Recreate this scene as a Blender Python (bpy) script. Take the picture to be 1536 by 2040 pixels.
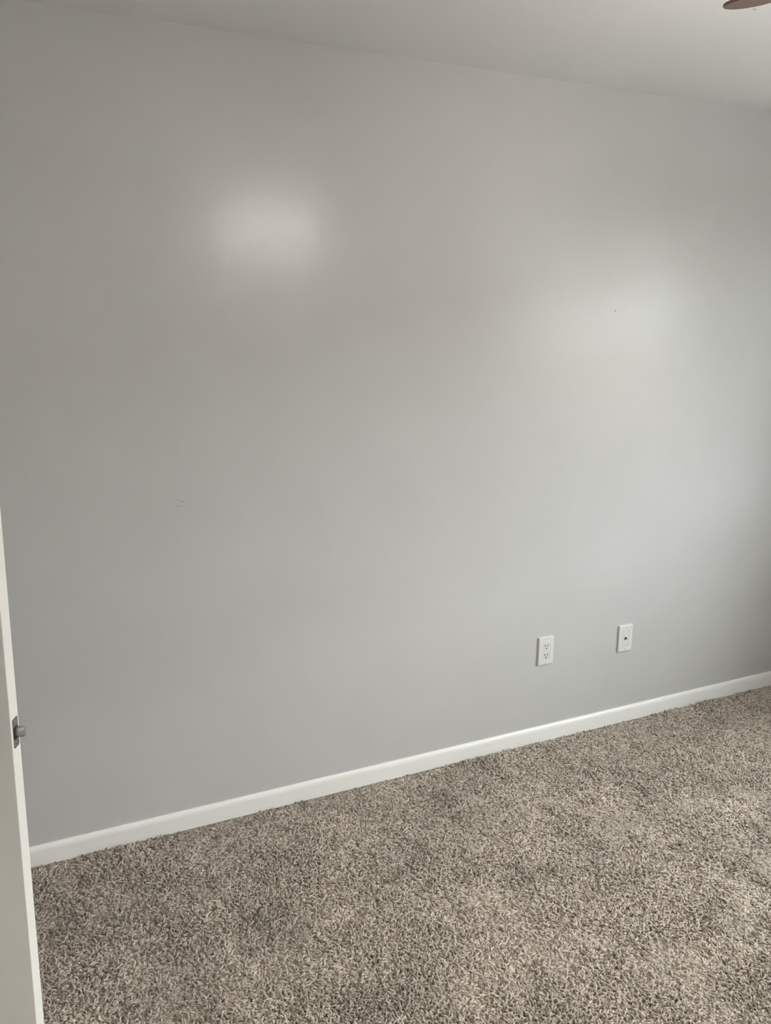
import bpy, bmesh, math, random
import numpy as np
from mathutils import Vector, Matrix

for o in list(bpy.data.objects):
    bpy.data.objects.remove(o, do_unlink=True)
S = bpy.context.scene
C = S.collection
PI = math.pi

# ------------------------------------------------------------------ camera
F_PX, YAW, PITCH, ROLL = 1805.4, 0.470274, 0.225340, 0.0123316
CAM = Vector((0.0, -2.68813, 1.69727))
fw = Vector((math.sin(YAW) * math.cos(PITCH), math.cos(YAW) * math.cos(PITCH), -math.sin(PITCH)))
rt = Vector((math.cos(YAW), -math.sin(YAW), 0))
up = rt.cross(fw)
r2 = math.cos(ROLL) * rt + math.sin(ROLL) * up
u2 = -math.sin(ROLL) * rt + math.cos(ROLL) * up
cd = bpy.data.cameras.new('camera')
cam = bpy.data.objects.new('camera', cd)
C.objects.link(cam)
cam.matrix_world = Matrix(((r2.x, u2.x, -fw.x, CAM.x), (r2.y, u2.y, -fw.y, CAM.y),
                           (r2.z, u2.z, -fw.z, CAM.z), (0, 0, 0, 1)))
cd.sensor_fit = 'VERTICAL'
cd.sensor_height = 34.0
cd.lens = F_PX / 2040 * 34.0
cd.clip_start = 0.02
S.camera = cam

# ------------------------------------------------------------------ sky, exposure
W = bpy.data.worlds.new('overcast_sky')
S.world = W
W.use_nodes = True
bg = W.node_tree.nodes['Background']
bg.inputs[0].default_value = (0.94, 0.975, 1.0, 1)
bg.inputs[1].default_value = 29.0
S.view_settings.view_transform = 'Standard'
S.view_settings.look = 'None'
S.view_settings.gamma = 1.0
S.view_settings.use_curve_mapping = False
S.view_settings.exposure = 0.10

# room dimensions (metres)
X0, X1, Y0, Y1, H = -0.45, 3.70, -3.70, 0.0, 2.44
T = 0.12                                    # wall thickness
WY0, WY1, WZ0, WZ1 = -2.56, -1.10, 0.95, 2.04      # window opening in the right wall
DY0, DY1, DZ = -1.350, -0.728, 2.05                # door opening in the left wall
LAMP = 45.0
HALL_FILL = 165.0  # strength of the added fill light in the hallway

# daylight portal filling the window opening (guides sky sampling, gives no light itself)
pl = bpy.data.lights.new('window_portal', 'AREA')
pl.shape = 'RECTANGLE'
pl.size, pl.size_y = WZ1 - WZ0, WY1 - WY0
pl.cycles.is_portal = True
po = bpy.data.objects.new('window_portal', pl)
C.objects.link(po)
po.location = (X1 + T + 0.01, (WY0 + WY1) / 2, (WZ0 + WZ1) / 2)
po.rotation_euler = (0, PI / 2, 0)

# ------------------------------------------------------------------ helpers
def obj(name, bm, m, parent=None, smooth=False, loc=None):
    me = bpy.data.meshes.new(name)
    bmesh.ops.recalc_face_normals(bm, faces=bm.faces)
    bm.to_mesh(me)
    bm.free()
    if smooth:
        for p in me.polygons:
            p.use_smooth = True
    if m:
        me.materials.append(m)
    o = bpy.data.objects.new(name, me)
    C.objects.link(o)
    if parent:
        o.parent = parent
    if loc:
        o.location = loc
    return o

def empty(name, loc=(0, 0, 0), rz=0.0, parent=None):
    o = bpy.data.objects.new(name, None)
    o.empty_display_size = 0.05
    C.objects.link(o)
    o.location = loc
    o.rotation_euler = (0, 0, rz)
    if parent:
        o.parent = parent
    return o

def tag(o, label, cat, group=None, kind=None):
    o['label'] = label
    o['category'] = cat
    if group:
        o['group'] = group
    if kind:
        o['kind'] = kind
    return o

def struct(o, label, cat):
    return tag(o, label, cat, kind='structure')

def box(bm, lo, hi, bevel=0.0, seg=2):
    g = bmesh.ops.create_cube(bm, size=1.0)
    vs = g['verts']
    for v in vs:
        v.co = Vector([lo[i] + (hi[i] - lo[i]) * (v.co[i] + 0.5) for i in range(3)])
    if bevel > 0:
        es = list({e for v in vs for e in v.link_edges})
        bmesh.ops.bevel(bm, geom=es, offset=bevel, segments=seg, affect='EDGES', profile=0.5)
    return bm

def newbox(lo, hi, bevel=0.0, seg=2):
    return box(bmesh.new(), lo, hi, bevel, seg)

def lathe(bm, prof, seg=24, mat=None):
    """prof: (radius, z) list, revolved about z; closed where radius is 0"""
    rings = []
    for r, z in prof:
        if r < 1e-6:
            rings.append([bm.verts.new((0, 0, z))])
        else:
            rings.append([bm.verts.new((r * math.cos(2 * PI * k / seg), r * math.sin(2 * PI * k / seg), z)) for k in range(seg)])
    for a, b in zip(rings[:-1], rings[1:]):
        for k in range(seg):
            k2 = (k + 1) % seg
            if len(a) == 1 and len(b) == 1:
                continue
            if len(a) == 1:
                bm.faces.new((a[0], b[k], b[k2]))
            elif len(b) == 1:
                bm.faces.new((a[k], a[k2], b[0]))
            else:
                bm.faces.new((a[k], a[k2], b[k2], b[k]))
    if mat:
        bmesh.ops.transform(bm, matrix=mat, verts=[v for r in rings for v in r])
    return bm

def prism(bm, pts, z0, z1):
    """closed outline in xy, extruded in z"""
    lo = [bm.verts.new((x, y, z0)) for x, y in pts]
    hi = [bm.verts.new((x, y, z1)) for x, y in pts]
    bm.faces.new(lo[::-1])
    bm.faces.new(hi)
    n = len(pts)
    for k in range(n):
        bm.faces.new((lo[k], lo[(k + 1) % n], hi[(k + 1) % n], hi[k]))
    return bm

def tube(bm, pts, r, seg=8):
    pts = [Vector(p) for p in pts]
    rings = []
    for i, p in enumerate(pts):
        d = (pts[min(i + 1, len(pts) - 1)] - pts[max(i - 1, 0)]).normalized()
        a = d.orthogonal().normalized()
        b = d.cross(a)
        rr = r[i] if isinstance(r, (list, tuple)) else r
        rings.append([bm.verts.new(p + rr * (math.cos(2 * PI * k / seg) * a + math.sin(2 * PI * k / seg) * b)) for k in range(seg)])
    for a, b in zip(rings[:-1], rings[1:]):
        for k in range(seg):
            bm.faces.new((a[k], a[(k + 1) % seg], b[(k + 1) % seg], b[k]))
    bm.faces.new(rings[0][::-1])
    bm.faces.new(rings[-1])
    return bm

def round_rect(w, h, r, n=4):
    pts = []
    for cx, cy, a0 in ((w / 2 - r, h / 2 - r, 0), (-w / 2 + r, h / 2 - r, PI / 2), (-w / 2 + r, -h / 2 + r, PI), (w / 2 - r, -h / 2 + r, 1.5 * PI)):
        for k in range(n + 1):
            a = a0 + PI / 2 * k / n
            pts.append((cx + r * math.cos(a), cy + r * math.sin(a)))
    return pts

# ------------------------------------------------------------------ materials
def mat(name, col, rough=0.5, spec=0.5, metal=0.0):
    m = bpy.data.materials.new(name)
    m.use_nodes = True
    b = m.node_tree.nodes['Principled BSDF']
    b.inputs['Base Color'].default_value = (*col, 1)
    b.inputs['Roughness'].default_value = rough
    b.inputs['Specular IOR Level'].default_value = spec
    b.inputs['Metallic'].default_value = metal
    return m

def nd(m, t, **kw):
    n = m.node_tree.nodes.new(t)
    for k, v in kw.items():
        setattr(n, k, v)
    return n

def lk(m, a, b):
    m.node_tree.links.new(a, b)

def add_bump(m, layers, mottle=None):
    """layers: (scale, strength, distance, detail)"""
    b = m.node_tree.nodes['Principled BSDF']
    tc = nd(m, 'ShaderNodeTexCoord')
    prev = None
    for sc, st, di, de in layers:
        n = nd(m, 'ShaderNodeTexNoise')
        n.inputs['Detail'].default_value = de
        if isinstance(sc, tuple):                      # direction-dependent stroke texture
            mp = nd(m, 'ShaderNodeMapping')
            mp.inputs['Scale'].default_value = sc
            lk(m, tc.outputs['Object'], mp.inputs['Vector'])
            lk(m, mp.outputs['Vector'], n.inputs['Vector'])
            n.inputs['Scale'].default_value = 1.0
        else:
            n.inputs['Scale'].default_value = sc
            lk(m, tc.outputs['Object'], n.inputs['Vector'])
        bp = nd(m, 'ShaderNodeBump')
        bp.inputs['Strength'].default_value = st
        bp.inputs['Distance'].default_value = di
        lk(m, n.outputs['Fac'], bp.inputs['Height'])
        if prev:
            lk(m, prev.outputs['Normal'], bp.inputs['Normal'])
        prev = bp
    if prev:
        lk(m, prev.outputs['Normal'], b.inputs['Normal'])
    if mottle:
        sc, c1, c2 = mottle
        n = nd(m, 'ShaderNodeTexNoise')
        n.inputs['Scale'].default_value = sc
        n.inputs['Detail'].default_value = 4
        lk(m, tc.outputs['Object'], n.inputs['Vector'])
        r = nd(m, 'ShaderNodeValToRGB')
        r.color_ramp.elements[0].position = 0.35
        r.color_ramp.elements[1].position = 0.65
        r.color_ramp.elements[0].color = (*c1, 1)
        r.color_ramp.elements[1].color = (*c2, 1)
        lk(m, n.outputs['Fac'], r.inputs['Fac'])
        lk(m, r.outputs['Color'], b.inputs['Base Color'])
    return m

M = {}
M['wall'] = add_bump(mat('grey_wall_paint', (0.5, 0.49, 0.475), 0.25, 0.42),
                     [(420, 0.10, 0.0006, 2), (11, 0.16, 0.004, 4), ((26, 26, 110), 0.22, 0.0012, 3)],
                     (3.0, (0.486, 0.482, 0.476), (0.502, 0.498, 0.492)))
M['ceiling'] = add_bump(mat('ceiling_paint', (0.78, 0.78, 0.78), 0.75, 0.3), [(300, 0.12, 0.0008, 2)])
M['white'] = add_bump(mat('white_trim_paint', (0.80, 0.79, 0.76), 0.35, 0.4), [(60, 0.05, 0.001, 2)])
M['door'] = add_bump(mat('door_paint', (0.82, 0.80, 0.76), 0.38, 0.4), [(80, 0.05, 0.001, 2)])
M['plastic'] = mat('white_plastic', (0.64, 0.64, 0.635), 0.30, 0.5)
M['insert'] = mat('white_insert_plastic', (0.61, 0.61, 0.605), 0.35, 0.5)
M['slot'] = mat('dark_slot', (0.03, 0.03, 0.03), 0.8, 0.2)
M['screw'] = mat('painted_screw', (0.66, 0.66, 0.65), 0.4, 0.5)
M['steel'] = add_bump(mat('satin_nickel', (0.40, 0.395, 0.405), 0.34, 0.5, 1.0), [(200, 0.05, 0.0005, 2)])
M['plate'] = mat('dull_latch_plate', (0.26, 0.255, 0.24), 0.55, 0.5, 1.0)
M['jack'] = mat('dark_jack_metal', (0.14, 0.135, 0.12), 0.45, 0.5, 0.8)
M['bronze'] = mat('fan_brown_metal', (0.09, 0.06, 0.045), 0.4, 0.5, 0.6)
M['backing'] = mat('carpet_backing', (0.22, 0.18, 0.145), 0.95, 0.1)
M['gravel'] = add_bump(mat('pale_gravel', (0.36, 0.35, 0.33), 0.9, 0.2), [(30, 0.2, 0.01, 4)])
M['hole'] = mat('nail_hole_dark', (0.28, 0.275, 0.265), 0.9, 0.1)

# fan blade wood
m = mat('walnut_blade', (0.16, 0.10, 0.07), 0.45, 0.4)
tc = nd(m, 'ShaderNodeTexCoord')
mp = nd(m, 'ShaderNodeMapping')
mp.inputs['Scale'].default_value = (3, 60, 20)
nz = nd(m, 'ShaderNodeTexNoise')
nz.inputs['Scale'].default_value = 2.0
nz.inputs['Detail'].default_value = 5
rp = nd(m, 'ShaderNodeValToRGB')
rp.color_ramp.elements[0].color = (0.085, 0.056, 0.042, 1)
rp.color_ramp.elements[1].color = (0.13, 0.088, 0.066, 1)
lk(m, tc.outputs['Object'], mp.inputs['Vector'])
lk(m, mp.outputs['Vector'], nz.inputs['Vector'])
lk(m, nz.outputs['Fac'], rp.inputs['Fac'])
lk(m, rp.outputs['Color'], m.node_tree.nodes['Principled BSDF'].inputs['Base Color'])
M['blade'] = m

# glowing frosted glass of the fan's lamp shades
m = mat('frosted_lit_glass', (0.85, 0.84, 0.8), 0.5, 0.4)
b = m.node_tree.nodes['Principled BSDF']
b.inputs['Emission Color'].default_value = (1.0, 0.95, 0.90, 1)
b.inputs['Emission Strength'].default_value = LAMP
M['lamp'] = m
M['hall_fill'] = m.copy()
M['hall_fill'].node_tree.nodes['Principled BSDF'].inputs['Emission Strength'].default_value = HALL_FILL

# window glass: thin clear pane
m = bpy.data.materials.new('window_glass')
m.use_nodes = True
nt = m.node_tree
nt.nodes.clear()
out = nt.nodes.new('ShaderNodeOutputMaterial')
mx = nt.nodes.new('ShaderNodeMixShader')
tr = nt.nodes.new('ShaderNodeBsdfTransparent')
gl = nt.nodes.new('ShaderNodeBsdfGlossy')
gl.inputs['Roughness'].default_value = 0.02
fr = nt.nodes.new('ShaderNodeFresnel')
gm = nt.nodes.new('ShaderNodeNewGeometry')
io = nt.nodes.new('ShaderNodeMapRange')          # same reflectance from both sides of the thin pane
io.inputs['To Min'].default_value = 1.45
io.inputs['To Max'].default_value = 1 / 1.45
nt.links.new(gm.outputs['Backfacing'], io.inputs['Value'])
nt.links.new(io.outputs['Result'], fr.inputs['IOR'])
tr.inputs[0].default_value = (0.96, 0.98, 0.97, 1)
nt.links.new(fr.outputs[0], mx.inputs[0])
nt.links.new(tr.outputs[0], mx.inputs[1])
nt.links.new(gl.outputs[0], mx.inputs[2])
nt.links.new(mx.outputs[0], out.inputs[0])
M['glass'] = m

# carpet yarn: every tuft its own tone
m = mat('carpet_yarn', (0.4, 0.35, 0.3), 0.9, 0.15)
oi = nd(m, 'ShaderNodeObjectInfo')
rp = nd(m, 'ShaderNodeValToRGB')
e = rp.color_ramp.elements
e[0].position, e[1].position = 0.0, 1.0
e[0].color = (0.225, 0.175, 0.133, 1)
e[1].color = (0.57, 0.50, 0.435, 1)
k = e.new(0.25)
k.color = (0.365, 0.304, 0.245, 1)
k = e.new(0.7)
k.color = (0.49, 0.426, 0.358, 1)
lk(m, oi.outputs['Random'], rp.inputs['Fac'])
at = nd(m, 'ShaderNodeAttribute', attribute_type='INSTANCER', attribute_name='tone')
ml = nd(m, 'ShaderNodeVectorMath', operation='SCALE')
lk(m, rp.outputs['Color'], ml.inputs[0])
lk(m, at.outputs['Fac'], ml.inputs['Scale'])
lk(m, ml.outputs[0], m.node_tree.nodes['Principled BSDF'].inputs['Base Color'])
b = m.node_tree.nodes['Principled BSDF']
b.inputs['Sheen Weight'].default_value = 0.25
b.inputs['Sheen Roughness'].default_value = 0.5
M['yarn'] = m

# ------------------------------------------------------------------ room shell
struct(obj('floor', newbox((X0 - T, Y0 - T, -0.15), (X1 + T, Y1 + T, 0.0)), M['backing']),
       'floor under the beige carpet pile', 'floor')
ceiling = struct(obj('ceiling', newbox((X0 - T, Y0 - T, H), (X1 + T, Y1 + T, H + 0.15)), M['ceiling']),
                 'smooth white painted ceiling', 'ceiling')
wall_back = struct(obj('wall_back', newbox((X0 - T, Y1, 0), (X1 + T, Y1 + T, H)), M['wall']),
                   'light grey painted wall with two white plates low on it', 'wall')
EX0, EX1 = -0.36, 0.44                             # entrance doorway behind the camera
bm = bmesh.new()
box(bm, (X0 - T, Y0 - T, 0), (EX0, Y0, H))
box(bm, (EX1, Y0 - T, 0), (X1 + T, Y0, H))
box(bm, (EX0, Y0 - T, 2.04), (EX1, Y0, H))
struct(obj('wall_front', bm, M['wall']), 'light grey painted wall opposite the wall with the plates', 'wall')
hx0, hx1, hy0 = -0.75, 0.85, Y0 - T - 1.5
for nm, lo, hi, lab, ct in (
        ('wall_hallway_left', (hx0 - 0.05, hy0 - 0.05, 0), (hx0, Y0 - T, H), 'white hallway wall on the closet side', 'wall'),
        ('wall_hallway_right', (hx1, hy0 - 0.05, 0), (hx1 + 0.05, Y0 - T, H), 'white hallway wall on the window side', 'wall'),
        ('wall_hallway_end', (hx0, hy0 - 0.05, 0), (hx1, hy0, H), 'white wall closing the hallway', 'wall'),
        ('ceiling_hallway', (hx0 - 0.05, hy0 - 0.05, H), (hx1 + 0.05, Y0 - T, H + 0.05), 'white hallway ceiling', 'ceiling'),
        ('floor_hallway', (hx0 - 0.05, hy0 - 0.05, -0.05), (hx1 + 0.05, Y0 - T, 0.0), 'pale hallway floor', 'floor')):
    struct(obj(nm, newbox(lo, hi), M['white']), lab, ct)
bm = bmesh.new()
for lo, hi in (((EX0 - 0.06, Y0, 0), (EX0, Y0 + 0.014, 2.10)), ((EX1, Y0, 0), (EX1 + 0.06, Y0 + 0.014, 2.10)), ((EX0, Y0, 2.04), (EX1, Y0 + 0.014, 2.10))):
    box(bm, lo, hi)
struct(obj('trim_2', bm, M['white']), 'white casing round the entrance doorway', 'trim')
bm = bmesh.new()
box(bm, (X1, Y0, 0), (X1 + T, WY0, H))
box(bm, (X1, WY1, 0), (X1 + T, Y1, H))
box(bm, (X1, WY0, 0), (X1 + T, WY1, WZ0))
box(bm, (X1, WY0, WZ1), (X1 + T, WY1, H))
struct(obj('wall_right', bm, M['wall']), 'light grey painted wall with the window', 'wall')
bm = bmesh.new()
box(bm, (X0 - T, Y0, 0), (X0, DY0 - 0.02, H))
box(bm, (X0 - T, DY1 + 0.02, 0), (X0, Y1, H))
box(bm, (X0 - T, DY0 - 0.02, DZ + 0.02), (X0, DY1 + 0.02, H))
struct(obj('wall_left', bm, M['wall']), 'light grey painted wall with the doorway', 'wall')
# closet space behind the doorway keeps daylight out
bm = bmesh.new()
cx0, cx1 = X0 - T - 0.65, X0 - T
box(bm, (cx0 - 0.05, DY0 - 0.35, 0), (cx0, DY1 + 0.35, H))
box(bm, (cx0, DY0 - 0.40, 0), (cx1, DY0 - 0.35, H))
box(bm, (cx0, DY1 + 0.35, 0), (cx1, DY1 + 0.40, H))
box(bm, (cx0 - 0.05, DY0 - 0.40, H), (cx1, DY1 + 0.40, H + 0.05))
box(bm, (cx0 - 0.05, DY0 - 0.40, -0.05), (cx1, DY1 + 0.40, 0.0))
struct(obj('wall_closet', bm, M['white']), 'white closet walls behind the open door', 'wall')

# baseboards: 67 mm high, eased top edge
def base_profile():
    return [(0, 0), (0.0115, 0), (0.0115, 0.048), (0.0110, 0.054), (0.0095, 0.060), (0.0065, 0.065), (0.003, 0.067), (0, 0.067)]

def baseboard(name, p0, p1, n, label):
    p0, p1, n = Vector(p0), Vector(p1), Vector(n)
    bm = bmesh.new()
    a = [bm.verts.new(p0 + n * d + Vector((0, 0, z))) for d, z in base_profile()]
    c = [bm.verts.new(p1 + n * d + Vector((0, 0, z))) for d, z in base_profile()]
    k = len(a)
    for i in range(k):
        bm.faces.new((a[i], a[(i + 1) % k], c[(i + 1) % k], c[i]))
    bm.faces.new(a[::-1])
    bm.faces.new(c)
    o = struct(obj(name, bm, M['white']), label, 'baseboard')
    return o

baseboard('baseboard_back', (X0, 0, 0), (X1, 0, 0), (0, -1, 0), 'white baseboard along the grey wall with the plates')
baseboard('baseboard_right', (X1, Y0, 0), (X1, -0.012, 0), (-1, 0, 0), 'white baseboard under the window')
baseboard('baseboard_front', (EX1 + 0.061, Y0, 0), (X1 - 0.012, Y0, 0), (0, 1, 0), 'white baseboard opposite the plates')
bl = baseboard('baseboard_left', (X0, Y0 + 0.012, 0), (X0, DY0 - 0.09, 0), (1, 0, 0), 'white baseboard beside the doorway')

# small scars on the grey wall
def dot(name, x, z, r, mt, h=0.0006, sx=1.0):
    bm = bmesh.new()
    lathe(bm, [(0, h), (r * 0.6, h * 0.85), (r, 0)], 10, Matrix.Translation((x, 0.0, z)) @ Matrix.Rotation(PI / 2, 4, 'X') @ Matrix.Diagonal((sx, 1, 1, 1)))
    return obj(name, bm, mt, wall_back, True)

dot('nail_hole', 2.312, 1.684, 0.0032, M['hole'])
dot('nail_hole', 0.857, 0.335, 0.0022, M['hole'])
rs = random.Random(5)
for i in range(11):
    dot('paint_bump', 0.665 + rs.uniform(-0.011, 0.011), 1.100 + rs.uniform(-0.012, 0.012), rs.uniform(0.002, 0.004), M['wall'], rs.uniform(0.0012, 0.0022))
for i in range(5):
    dot('paint_bump', 0.775 + rs.uniform(-0.03, 0.03), 1.15 + rs.uniform(-0.03, 0.03), rs.uniform(0.0012, 0.0025), M['wall'], 0.0009)

# chip in the ceiling near the fan
bm = bmesh.new()
lathe(bm, [(0, -0.0010), (0.0055, -0.0008), (0.0075, 0)], 12, Matrix.Translation((1.972, -0.846, H)) @ Matrix.Rotation(0.15, 4, 'Z') @ Matrix.Diagonal((1.0, 0.5, 1, 1)))
obj('ceiling_mark', bm, mat('grey_scuff', (0.42, 0.42, 0.41), 0.9, 0.1), ceiling)

# ------------------------------------------------------------------ window
win = struct(empty('window_1', (X1, (WY0 + WY1) / 2, WZ0)), 'white framed sliding window in the side wall', 'window')
wy, wz = (WY1 - WY0) / 2, WZ1 - WZ0
bm = bmesh.new()
fx0, fx1 = 0.010, 0.070
for lo, hi in (((fx0, -wy, 0), (fx1, -wy + 0.035, wz)), ((fx0, wy - 0.035, 0), (fx1, wy, wz)),
               ((fx0, -wy + 0.035, 0), (fx1, wy - 0.035, 0.035)), ((fx0, -wy + 0.035, wz - 0.035), (fx1, wy - 0.035, wz))):
    box(bm, lo, hi)
obj('window_frame', bm, M['white'], win)
for s in (-1, 1):
    y0, y1 = (-wy + 0.035, 0.012) if s < 0 else (-0.012, wy - 0.035)
    dx = 0.025 if s < 0 else 0.045
    bm = bmesh.new()
    for lo, hi in (((dx, y0, 0.035), (dx + 0.018, y0 + 0.026, wz - 0.035)), ((dx, y1 - 0.026, 0.035), (dx + 0.018, y1, wz - 0.035)),
                   ((dx, y0 + 0.026, 0.035), (dx + 0.018, y1 - 0.026, 0.061)), ((dx, y0 + 0.026, wz - 0.061), (dx + 0.018, y1 - 0.026, wz - 0.035))):
        box(bm, lo, hi)
    sash = obj('sash', bm, M['white'], win)
    obj('pane', newbox((dx + 0.007, y0 + 0.026, 0.061), (dx + 0.010, y1 - 0.026, wz - 0.061)), M['glass'], sash)
obj('window_sill', newbox((-0.03, -wy - 0.03, -0.022), (-0.0005, wy + 0.03, -0.0005), 0.004), M['white'], win)

# gravel yard outside the window
tag(obj('gravel_yard', newbox((X1 + T + 0.02, -40, -0.60), (45, 30, -0.30)), M['gravel']), 'pale gravel side yard outside the window', 'ground', kind='structure')

# unseen house added to block low sky and dim the window's reflection
nb = tag(empty('added_house', (15.5, -9.0, -0.30)), 'added unseen white sided house blocking low sky from the window', 'house', kind='structure')
M['siding'] = add_bump(mat('pale_siding', (0.80, 0.80, 0.78), 0.8, 0.2), [(25, 0.2, 0.01, 3)])
M['shingle'] = add_bump(mat('roof_shingle', (0.10, 0.09, 0.085), 0.9, 0.2), [(20, 0.4, 0.02, 3)])
bm = bmesh.new()
for k in range(16):                                # lapped boards
    z = 0.18 * k
    box(bm, (-0.012 * (k % 2), -14, z), (0.1, 14, z + 0.18))
obj('siding', bm, M['siding'], nb)
bm = bmesh.new()
prism(bm, [(-0.45, 2.86), (2.6, 4.1), (5.65, 2.86), (5.65, 2.96), (2.6, 4.22), (-0.45, 2.96)], -14.3, 14.3)
bmesh.ops.transform(bm, matrix=Matrix(((1, 0, 0, 0), (0, 0, 1, 0), (0, 1, 0, 0), (0, 0, 0, 1))), verts=bm.verts)
obj('roof', bm, M['shingle'], nb)
bm = bmesh.new()
box(bm, (0.1, -14, 0), (5.2, 14, 2.86))
obj('house_body', bm, M['siding'], nb)

# unseen board fence added to darken the lower part of the window's reflection
M['fence'] = add_bump(mat('fence_wood', (0.15, 0.11, 0.08), 0.85, 0.2), [(40, 0.3, 0.01, 3)])
fence = tag(empty('added_fence', (8.4, -9.0, -0.30)), 'added unseen brown board fence darkening the lower window view', 'fence', kind='structure')
bm = bmesh.new()
for k in range(190):
    y = -14 + 0.147 * k
    box(bm, (0, y, 0.03), (0.018, y + 0.14, 1.50 + 0.01 * (k % 3)))
obj('boards', bm, M['fence'], fence)
bm = bmesh.new()
for z in (0.35, 1.15):
    box(bm, (0.018, -14, z), (0.056, 14, z + 0.09))
obj('rails', bm, M['fence'], fence)

# ------------------------------------------------------------------ door in the left wall, standing open
TH = math.radians(-27)
n_ = Vector((math.cos(TH), math.sin(TH), 0))
LEAF, THK, LATCH_Z = 0.61, 0.035, 0.92
LE = Vector((0.0925, -1.0115, 0))                 # middle of the latch edge
door = struct(empty('door_1', LE - n_ * LEAF + Vector((0, 0, 0.018)), TH), 'white flush door standing ajar, its latch edge facing the room', 'door')
# local frame: x along the leaf from the hinge, y through it (+y = far face)
obj('door_leaf', newbox((0, -THK / 2, 0), (LEAF, THK / 2, 2.02), 0.0015, 2), M['door'], door)
lz = LATCH_Z - 0.018
# latch plate on the edge (local yz plane at x = LEAF)
bm = bmesh.new()
prism(bm, round_rect(0.0225, 0.057, 0.0030, 4), 0, 0.0012)
# map: outline x -> door y, outline y -> door z, extrude z -> door x
PM = Matrix(((0, 0, 1, LEAF - 0.0002), (1, 0, 0, 0.0), (0, 1, 0, lz), (0, 0, 0, 1)))
bmesh.ops.transform(bm, matrix=PM, verts=bm.verts)
lp = obj('latch_plate', bm, M['plate'], door)
lp['label'] = 'dull grey metal latch plate'
bm = bmesh.new()
prism(bm, [(x - 0.0015, y) for x, y in round_rect(0.0185, 0.0235, 0.003, 4)], 0, 0.0016)
bmesh.ops.transform(bm, matrix=PM, verts=bm.verts)
obj('latch_opening', bm, M['slot'], lp)
# spring bolt: rounded rectangular section with a sloped, hollowed nose
bm = bmesh.new()
pts = round_rect(0.0125, 0.0205, 0.0055, 4)
rings = []
for x, sc in ((0.0, 1.0), (0.005, 1.0), (0.0085, 1.0), (0.0125, 0.97), (0.0148, 0.86)):
    ring = []
    for py, pz in pts:
        # bevel: the near face slopes back towards the tip
        k = max(0.0, (x - 0.004) / 0.0108)
        yy = py * sc
        if yy < 0:
            yy *= (1 - 0.75 * k)
        ring.append(bm.verts.new((LEAF + 0.0012 + x, yy + 0.0026, lz + pz * sc)))
    rings.append(ring)
for a, c in zip(rings[:-1], rings[1:]):
    for k in range(len(a)):
        bm.faces.new((a[k], a[(k + 1) % len(a)], c[(k + 1) % len(a)], c[k]))
bm.faces.new(rings[0][::-1])
bm.faces.new(rings[-1])
lb = obj('latch_bolt', bm, M['steel'], lp)
lb['label'] = 'satin metal spring bolt'
for s in (-1, 1):
    bm = bmesh.new()
    lathe(bm, [(0, 0.0006), (0.0028, 0.0005), (0.0033, 0)], 12, Matrix.Translation((LEAF + 0.001, 0, lz + s * 0.0205)) @ Matrix.Rotation(PI / 2, 4, 'Y'))
    obj('screw', bm, M['plate'], lp, True)
for s in (-1, 1):
    bm = bmesh.new()
    lathe(bm, [(0, 0), (0.032, 0), (0.032, 0.004), (0.028, 0.009), (0.012, 0.011), (0.011, 0.028), (0.018, 0.034), (0.0255, 0.042), (0.0265, 0.052), (0.022, 0.060), (0.010, 0.064), (0, 0.0645)], 28,
          Matrix.Translation((LEAF - 0.060, s * THK / 2, lz)) @ Matrix.Rotation(-s * PI / 2, 4, 'X'))
    obj('door_knob', bm, M['steel'], door, True)
for z in (0.22, 1.02, 1.82):
    bm = bmesh.new()
    lathe(bm, [(0, -0.045), (0.006, -0.045), (0.006, 0.045), (0, 0.045)], 10, Matrix.Translation((-0.004, THK / 2 + 0.003, z)))
    obj('hinge', bm, M['steel'], door, True)
# casing round the doorway
bm = bmesh.new()
for lo, hi in (((X0, DY0 - 0.075, 0), (X0 + 0.014, DY0 - 0.012, DZ + 0.075)), ((X0, DY1 + 0.012, 0), (X0 + 0.014, DY1 + 0.075, DZ + 0.075)),
               ((X0, DY0 - 0.012, DZ + 0.012), (X0 + 0.014, DY1 + 0.012, DZ + 0.075)),
               ((X0 - T, DY0 - 0.02, 0), (X0, DY0, DZ)), ((X0 - T, DY1, 0), (X0, DY1 + 0.02, DZ)), ((X0 - T, DY0 - 0.02, DZ), (X0, DY1 + 0.02, DZ + 0.02))):
    box(bm, lo, hi)
struct(obj('trim_1', bm, M['white']), 'white casing round the doorway', 'trim')

# ------------------------------------------------------------------ wall plates
# local frame: x right along the wall, y out of the wall (towards -y world), z up
def plate_frame(x, z):
    return Matrix(((1, 0, 0, x), (0, 0, -1, 0), (0, 1, 0, z), (0, 0, 0, 1)))

def cover_plate(parent, hole=True):
    """70 x 114 mm plate with sloped rim; z of the outline frame = out of the wall"""
    bm = bmesh.new()
    w, h = 0.0705, 0.1145
    loops = []
    for dw, dz, r in ((0.0, 0.0, 0.003), (0.0, 0.0066, 0.003), (0.0016, 0.0080, 0.003), (0.006, 0.0086, 0.0025)):
        loops.append([bm.verts.new((px, py, dz)) for px, py in round_rect(w - 2 * dw, h - 2 * dw, r, 3)])
    inner = [bm.verts.new((px, py, 0.0086)) for px, py in round_rect(0.0345, 0.0685, 0.001, 3)]
    inner2 = [bm.verts.new((px, py, 0.0058)) for px, py in round_rect(0.0345, 0.0685, 0.001, 3)]
    loops += [inner, inner2]
    for a, c in zip(loops[:-1], loops[1:]):
        k = len(a)
        for i in range(k):
            bm.faces.new((a[i], a[(i + 1) % k], c[(i + 1) % k], c[i]))
    bm.faces.new(loops[0][::-1])
    bm.faces.new(inner2)
    return obj('cover_plate', bm, M['plastic'], parent)

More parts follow.
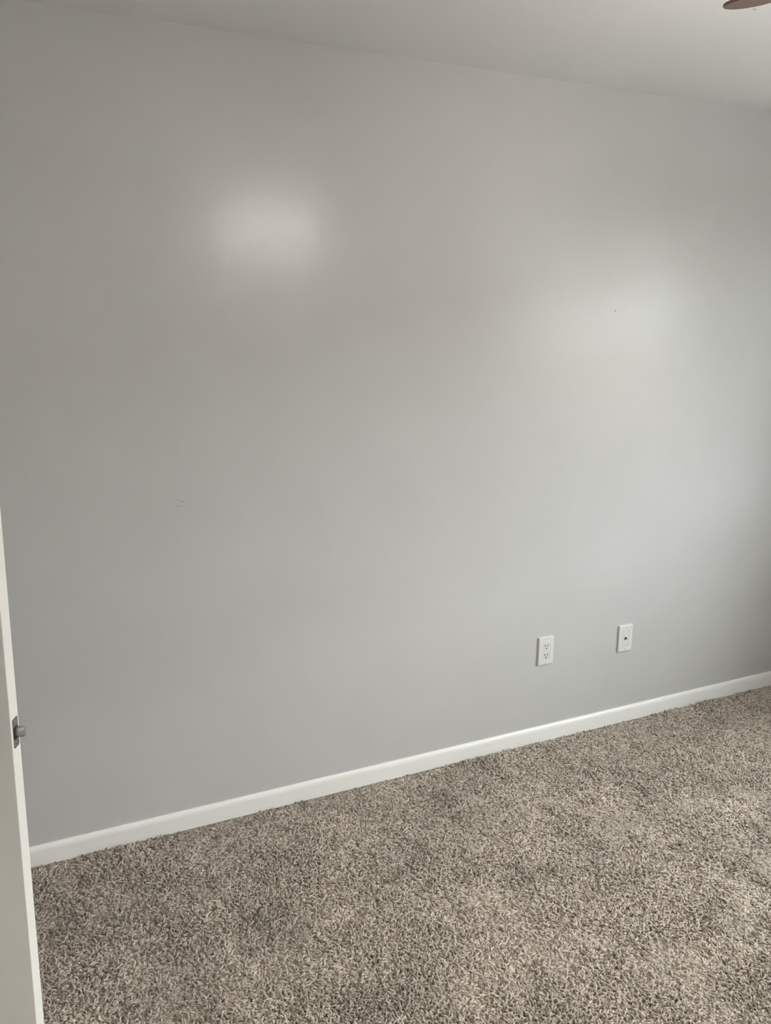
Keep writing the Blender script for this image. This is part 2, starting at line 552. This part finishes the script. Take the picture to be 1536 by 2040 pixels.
def screws(parent):
    for s in (-1, 1):
        bm = bmesh.new()
        lathe(bm, [(0, 0.0006), (0.0024, 0.0005), (0.0031, 0)], 12, Matrix.Translation((0, s * 0.0484, 0.0086)))
        sc = obj('screw', bm, M['screw'], parent, True)
        obj('screw_slot', newbox((-0.0026, s * 0.0484 - 0.0005, 0.0090), (0.0026, s * 0.0484 + 0.0005, 0.00935)), M['slot'], sc)

def insert_block(parent, name):
    bm = bmesh.new()
    prism(bm, round_rect(0.0330, 0.0668, 0.0015, 3), 0.0058, 0.0084)
    return obj(name, bm, M['insert'], parent)

PX1, PZ1, PX2, PZ2 = 2.0735, 0.386, 2.474, 0.374
outlet = empty('wall_outlet')
outlet.matrix_world = plate_frame(PX1, PZ1)
tag(outlet, 'white duplex electrical outlet plate with slots on the grey wall', 'outlet')
cover_plate(outlet)
ins = insert_block(outlet, 'receptacle')
for s in (1, -1):
    cy = s * 0.0192
    for sx, hh in ((-0.0064, 0.0088), (0.0064, 0.0072)):
        obj('slot', newbox((sx - 0.0016, cy + 0.0028 - hh / 2, 0.0078), (sx + 0.0016, cy + 0.0028 + hh / 2, 0.00855)), M['slot'], ins)
    bm = bmesh.new()
    prism(bm, [(-0.003, cy - 0.0058), (-0.003, cy - 0.0088), (-0.0018, cy - 0.0112), (0.0018, cy - 0.0112), (0.003, cy - 0.0088), (0.003, cy - 0.0058)], 0.0078, 0.00855)
    obj('ground_hole', bm, M['slot'], ins)
screws(outlet)

coax = empty('cable_jack_plate')
coax.matrix_world = plate_frame(PX2, PZ2)
tag(coax, 'white wall plate with a single dark cable jack in its middle', 'wall plate')
cover_plate(coax)
ins = insert_block(coax, 'jack_insert')
bm = bmesh.new()
hexa = [(0.0060 * math.cos(PI / 6 + k * PI / 3), 0.0060 * math.sin(PI / 6 + k * PI / 3)) for k in range(6)]
prism(bm, hexa, 0.0082, 0.0098)
jk = obj('jack_nut', bm, M['jack'], coax)
bm = bmesh.new()
lathe(bm, [(0, 0.0096), (0.0046, 0.0096), (0.0046, 0.0130), (0.0036, 0.0134), (0.0030, 0.0115), (0, 0.0115)], 14)
obj('jack_barrel', bm, M['jack'], jk, True)
screws(coax)

# ------------------------------------------------------------------ ceiling fan with lamps
HX, HY, ZB = 1.600, -1.792, 2.315
fan = tag(empty('ceiling_fan', (HX, HY, ZB)), 'brown ceiling fan with wooden blades mounted flush to the ceiling', 'ceiling fan')
top = H - ZB
bm = bmesh.new()
lathe(bm, [(0, top), (0.085, top), (0.088, top - 0.02), (0.075, top - 0.045), (0.05, top - 0.055), (0, top - 0.055)], 32)
obj('canopy', bm, M['bronze'], fan, True)
bm = bmesh.new()
lathe(bm, [(0, top - 0.05), (0.05, top - 0.052), (0.11, top - 0.062), (0.128, top - 0.08), (0.130, 0.035), (0.118, 0.008), (0.09, -0.03), (0.06, -0.045), (0, -0.045)], 36)
obj('motor_housing', bm, M['bronze'], fan, True)
BP, BW, BR, RC = -0.157, 0.123, 0.66, 0.056
def blade_outline():
    hw = BW / 2
    l, r = [], []
    for s in np.linspace(0.19, BR - RC, 9):
        w = hw * (0.80 + 0.20 * (s - 0.18) / (BR - 0.18))
        l.append((s, w))
        r.append((s, -w))
    arc = [(BR - RC + RC * math.sin(a), hw - RC + RC * math.cos(a)) for a in np.linspace(0.12, PI / 2, 9)]
    arc2 = [(BR - RC + RC * math.sin(a), -hw + RC - RC * math.cos(a)) for a in np.linspace(PI / 2, 0.12, 9)]
    return [(x, y) for x, y in (r + arc2[::-1] + arc[::-1] + l[::-1])]
for k in range(5):
    ang = 1.568 + k * 2 * PI / 5
    bm = bmesh.new()
    prism(bm, blade_outline(), 0.0, 0.006)
    es = [e for e in bm.edges if abs(e.verts[0].co.z - e.verts[1].co.z) < 1e-6]
    bmesh.ops.bevel(bm, geom=es, offset=0.0012, segments=1, affect='EDGES')
    bo = obj('blade', bm, M['blade'], fan)
    bo.matrix_local = Matrix.Rotation(ang, 4, 'Z') @ Matrix.Rotation(BP, 4, 'X')
    bm = bmesh.new()
    box(bm, (0.10, -0.016, 0.0065), (0.20, 0.016, 0.011), 0.002)
    box(bm, (0.19, -0.035, 0.0065), (0.245, 0.035, 0.0105), 0.002)
    obj('blade_bracket', bm, M['bronze'], bo)
# light kit: hub plate and four frosted bell shades
bm = bmesh.new()
lathe(bm, [(0, -0.04), (0.04, -0.042), (0.042, -0.09), (0.075, -0.10), (0.085, -0.12), (0.075, -0.155), (0.045, -0.175), (0.02, -0.185), (0, -0.188)], 32)
kit = obj('light_kit', bm, M['bronze'], fan, True)
for k in range(4):
    a = PI / 4 + k * PI / 2 + 0.3
    bm = bmesh.new()
    tube(bm, [(0.06, 0, -0.14), (0.11, 0, -0.145), (0.145, 0, -0.165), (0.152, 0, -0.185)], 0.011, 10)
    arm = obj('lamp_arm', bm, M['bronze'], kit, True)
    arm.matrix_local = Matrix.Rotation(a, 4, 'Z')
    bm = bmesh.new()
    lathe(bm, [(0.022, 0.0), (0.032, -0.012), (0.047, -0.050), (0.056, -0.095), (0.064, -0.135), (0.060, -0.135), (0.052, -0.095), (0.042, -0.050), (0.026, -0.012), (0, -0.006)], 24)
    sh = obj('lamp_shade', bm, M['lamp'], kit, True)
    sh.matrix_local = Matrix.Rotation(a, 4, 'Z') @ Matrix.Translation((0.150, 0, -0.180)) @ Matrix.Rotation(-0.45, 4, 'Y')
bm = bmesh.new()
tube(bm, [(0.03, 0.02, -0.17), (0.03, 0.02, -0.36)], 0.0012, 6)
lathe(bm, [(0, -0.385), (0.005, -0.38), (0.006, -0.368), (0.002, -0.358), (0, -0.357)], 10, Matrix.Translation((0.03, 0.02, 0)))
obj('pull_chain', bm, M['steel'], fan)

# ------------------------------------------------------------------ unseen hallway lamp, added to brighten the door face and the left side
hall = tag(empty('hallway_fill_lamp', (0.05, Y0 - T - 0.75, H)), 'added unseen fill lamp on the hallway ceiling, a round glowing dome', 'lamp')
bm = bmesh.new()
lathe(bm, [(0, 0), (0.15, 0), (0.15, -0.025), (0.14, -0.03), (0, -0.03)], 28)
obj('lamp_base', bm, M['bronze'], hall, True)
bm = bmesh.new()
lathe(bm, [(0, -0.028), (0.135, -0.03), (0.13, -0.06), (0.105, -0.09), (0.06, -0.108), (0, -0.115)], 28)
obj('lamp_dome', bm, M['hall_fill'], hall, True)

# ------------------------------------------------------------------ carpet pile
rng = np.random.default_rng(11)
def make_tuft(i):
    r = random.Random(100 + i)
    L = r.uniform(0.017, 0.024)
    bend = r.uniform(0.5, 1.9)
    lean = r.uniform(0.15, 0.6)
    side = r.uniform(-1.1, 1.1)
    n = 5
    p, pts = Vector((0, 0, -0.001)), []
    for k in range(n):
        pts.append(p.copy())
        t = k / (n - 1)
        th = lean + bend * t
        az = side * t
        p = p + Vector((math.sin(th) * math.cos(az), math.sin(th) * math.sin(az), max(math.cos(th), -0.1))) * (L / (n - 1))
    bm = bmesh.new()
    tube(bm, pts, [0.0024, 0.0027, 0.0029, 0.0028, 0.0021], 5)
    me = bpy.data.meshes.new('carpet_tuft')
    bm.to_mesh(me)
    bm.free()
    for q in me.polygons:
        q.use_smooth = True
    me.materials.append(M['yarn'])
    return bpy.data.objects.new('carpet_tuft', me)

tcol = bpy.data.collections.new('carpet_tufts')
NT = 10
for i in range(NT):
    tcol.objects.link(make_tuft(i))

SP = 0.0054
gx = np.arange(X0 + 0.006, X1 - 0.014, SP)
gy = np.arange(Y0 + 0.014, Y1 - 0.0155, SP)
GX, GY = np.meshgrid(gx, gy)
px = (GX + rng.uniform(-0.5, 0.5, GX.shape) * SP).ravel()
py = np.minimum((GY + rng.uniform(-0.5, 0.5, GY.shape) * SP).ravel(), Y1 - 0.0145)
N = px.size
def smooth_noise(x, y, sc, seed):
    g = np.random.default_rng(seed).normal(size=(64, 64))
    u, v = (x - X0) / sc % 63, (y - Y0) / sc % 63
    i, j = u.astype(int), v.astype(int)
    fu, fv = u - i, v - j
    fu, fv = fu * fu * (3 - 2 * fu), fv * fv * (3 - 2 * fv)
    i2, j2 = (i + 1) % 64, (j + 1) % 64
    return (g[i, j] * (1 - fu) + g[i2, j] * fu) * (1 - fv) + (g[i, j2] * (1 - fu) + g[i2, j2] * fu) * fv
n1 = smooth_noise(px, py, 0.14, 1) * 0.6 + smooth_noise(px, py, 0.05, 2) * 0.5
lay = np.clip(0.5 + 0.6 * n1, 0, 1)                   # how far trodden tufts lie over
rot = np.zeros((N, 3))
rot[:, 2] = rng.uniform(-PI, PI, N) * 0.85 + smooth_noise(px, py, 0.22, 3) * 1.2
rot[:, 0] = rng.normal(0, 0.18, N)
rot[:, 1] = rng.normal(0, 0.18, N) + lay * 1.0
scl = 0.80 * rng.uniform(0.8, 1.2, N) * (0.98 + 0.08 * lay)
scl *= np.where((py > -0.03) | (px > X1 - 0.03), 0.75, 1.0)      # cut shorter along the baseboards
idx = rng.integers(0, NT, N)

me = bpy.data.meshes.new('carpet_pile')
me.vertices.add(N)
co = np.stack([px, py, np.full(N, 0.0)], 1).astype(np.float32)
me.vertices.foreach_set('co', co.ravel())
a = me.attributes.new('rot', 'FLOAT_VECTOR', 'POINT'); a.data.foreach_set('vector', rot.astype(np.float32).ravel())
a = me.attributes.new('scl', 'FLOAT', 'POINT'); a.data.foreach_set('value', scl.astype(np.float32))
tone = np.clip(1.0 + 0.085 * smooth_noise(px, py, 0.13, 2203) + 0.06 * smooth_noise(px, py, 0.035, 8), 0.75, 1.25)     # light and dark of the pile lay, painted into the yarn colour
a = me.attributes.new('tone', 'FLOAT', 'POINT'); a.data.foreach_set('value', tone.astype(np.float32))
a = me.attributes.new('idx', 'INT', 'POINT'); a.data.foreach_set('value', idx.astype(np.int32))
me.update()
pile = bpy.data.objects.new('carpet_pile', me)
C.objects.link(pile)
me.materials.append(M['yarn'])
tag(pile, 'mottled beige and brown frieze carpet covering the floor', 'carpet', kind='stuff')
ng = bpy.data.node_groups.new('carpet_pile', 'GeometryNodeTree')
ng.interface.new_socket('Geometry', in_out='INPUT', socket_type='NodeSocketGeometry')
ng.interface.new_socket('Geometry', in_out='OUTPUT', socket_type='NodeSocketGeometry')
gi, go = ng.nodes.new('NodeGroupInput'), ng.nodes.new('NodeGroupOutput')
iop = ng.nodes.new('GeometryNodeInstanceOnPoints')
ci = ng.nodes.new('GeometryNodeCollectionInfo')
ci.inputs['Collection'].default_value = tcol
ci.inputs['Separate Children'].default_value = True
ci.inputs['Reset Children'].default_value = True
def attr(n, t):
    k = ng.nodes.new('GeometryNodeInputNamedAttribute')
    k.data_type = t
    k.inputs['Name'].default_value = n
    return k
ar, as_, ai = attr('rot', 'FLOAT_VECTOR'), attr('scl', 'FLOAT'), attr('idx', 'INT')
er = ng.nodes.new('FunctionNodeEulerToRotation')
L = ng.links.new
L(gi.outputs[0], iop.inputs['Points'])
L(ci.outputs[0], iop.inputs['Instance'])
iop.inputs['Pick Instance'].default_value = True
L(ai.outputs['Attribute'], iop.inputs['Instance Index'])
L(ar.outputs['Attribute'], er.inputs[0])
L(er.outputs[0], iop.inputs['Rotation'])
L(as_.outputs['Attribute'], iop.inputs['Scale'])
L(iop.outputs[0], go.inputs[0])
md = pile.modifiers.new('pile', 'NODES')
md.node_group = ng
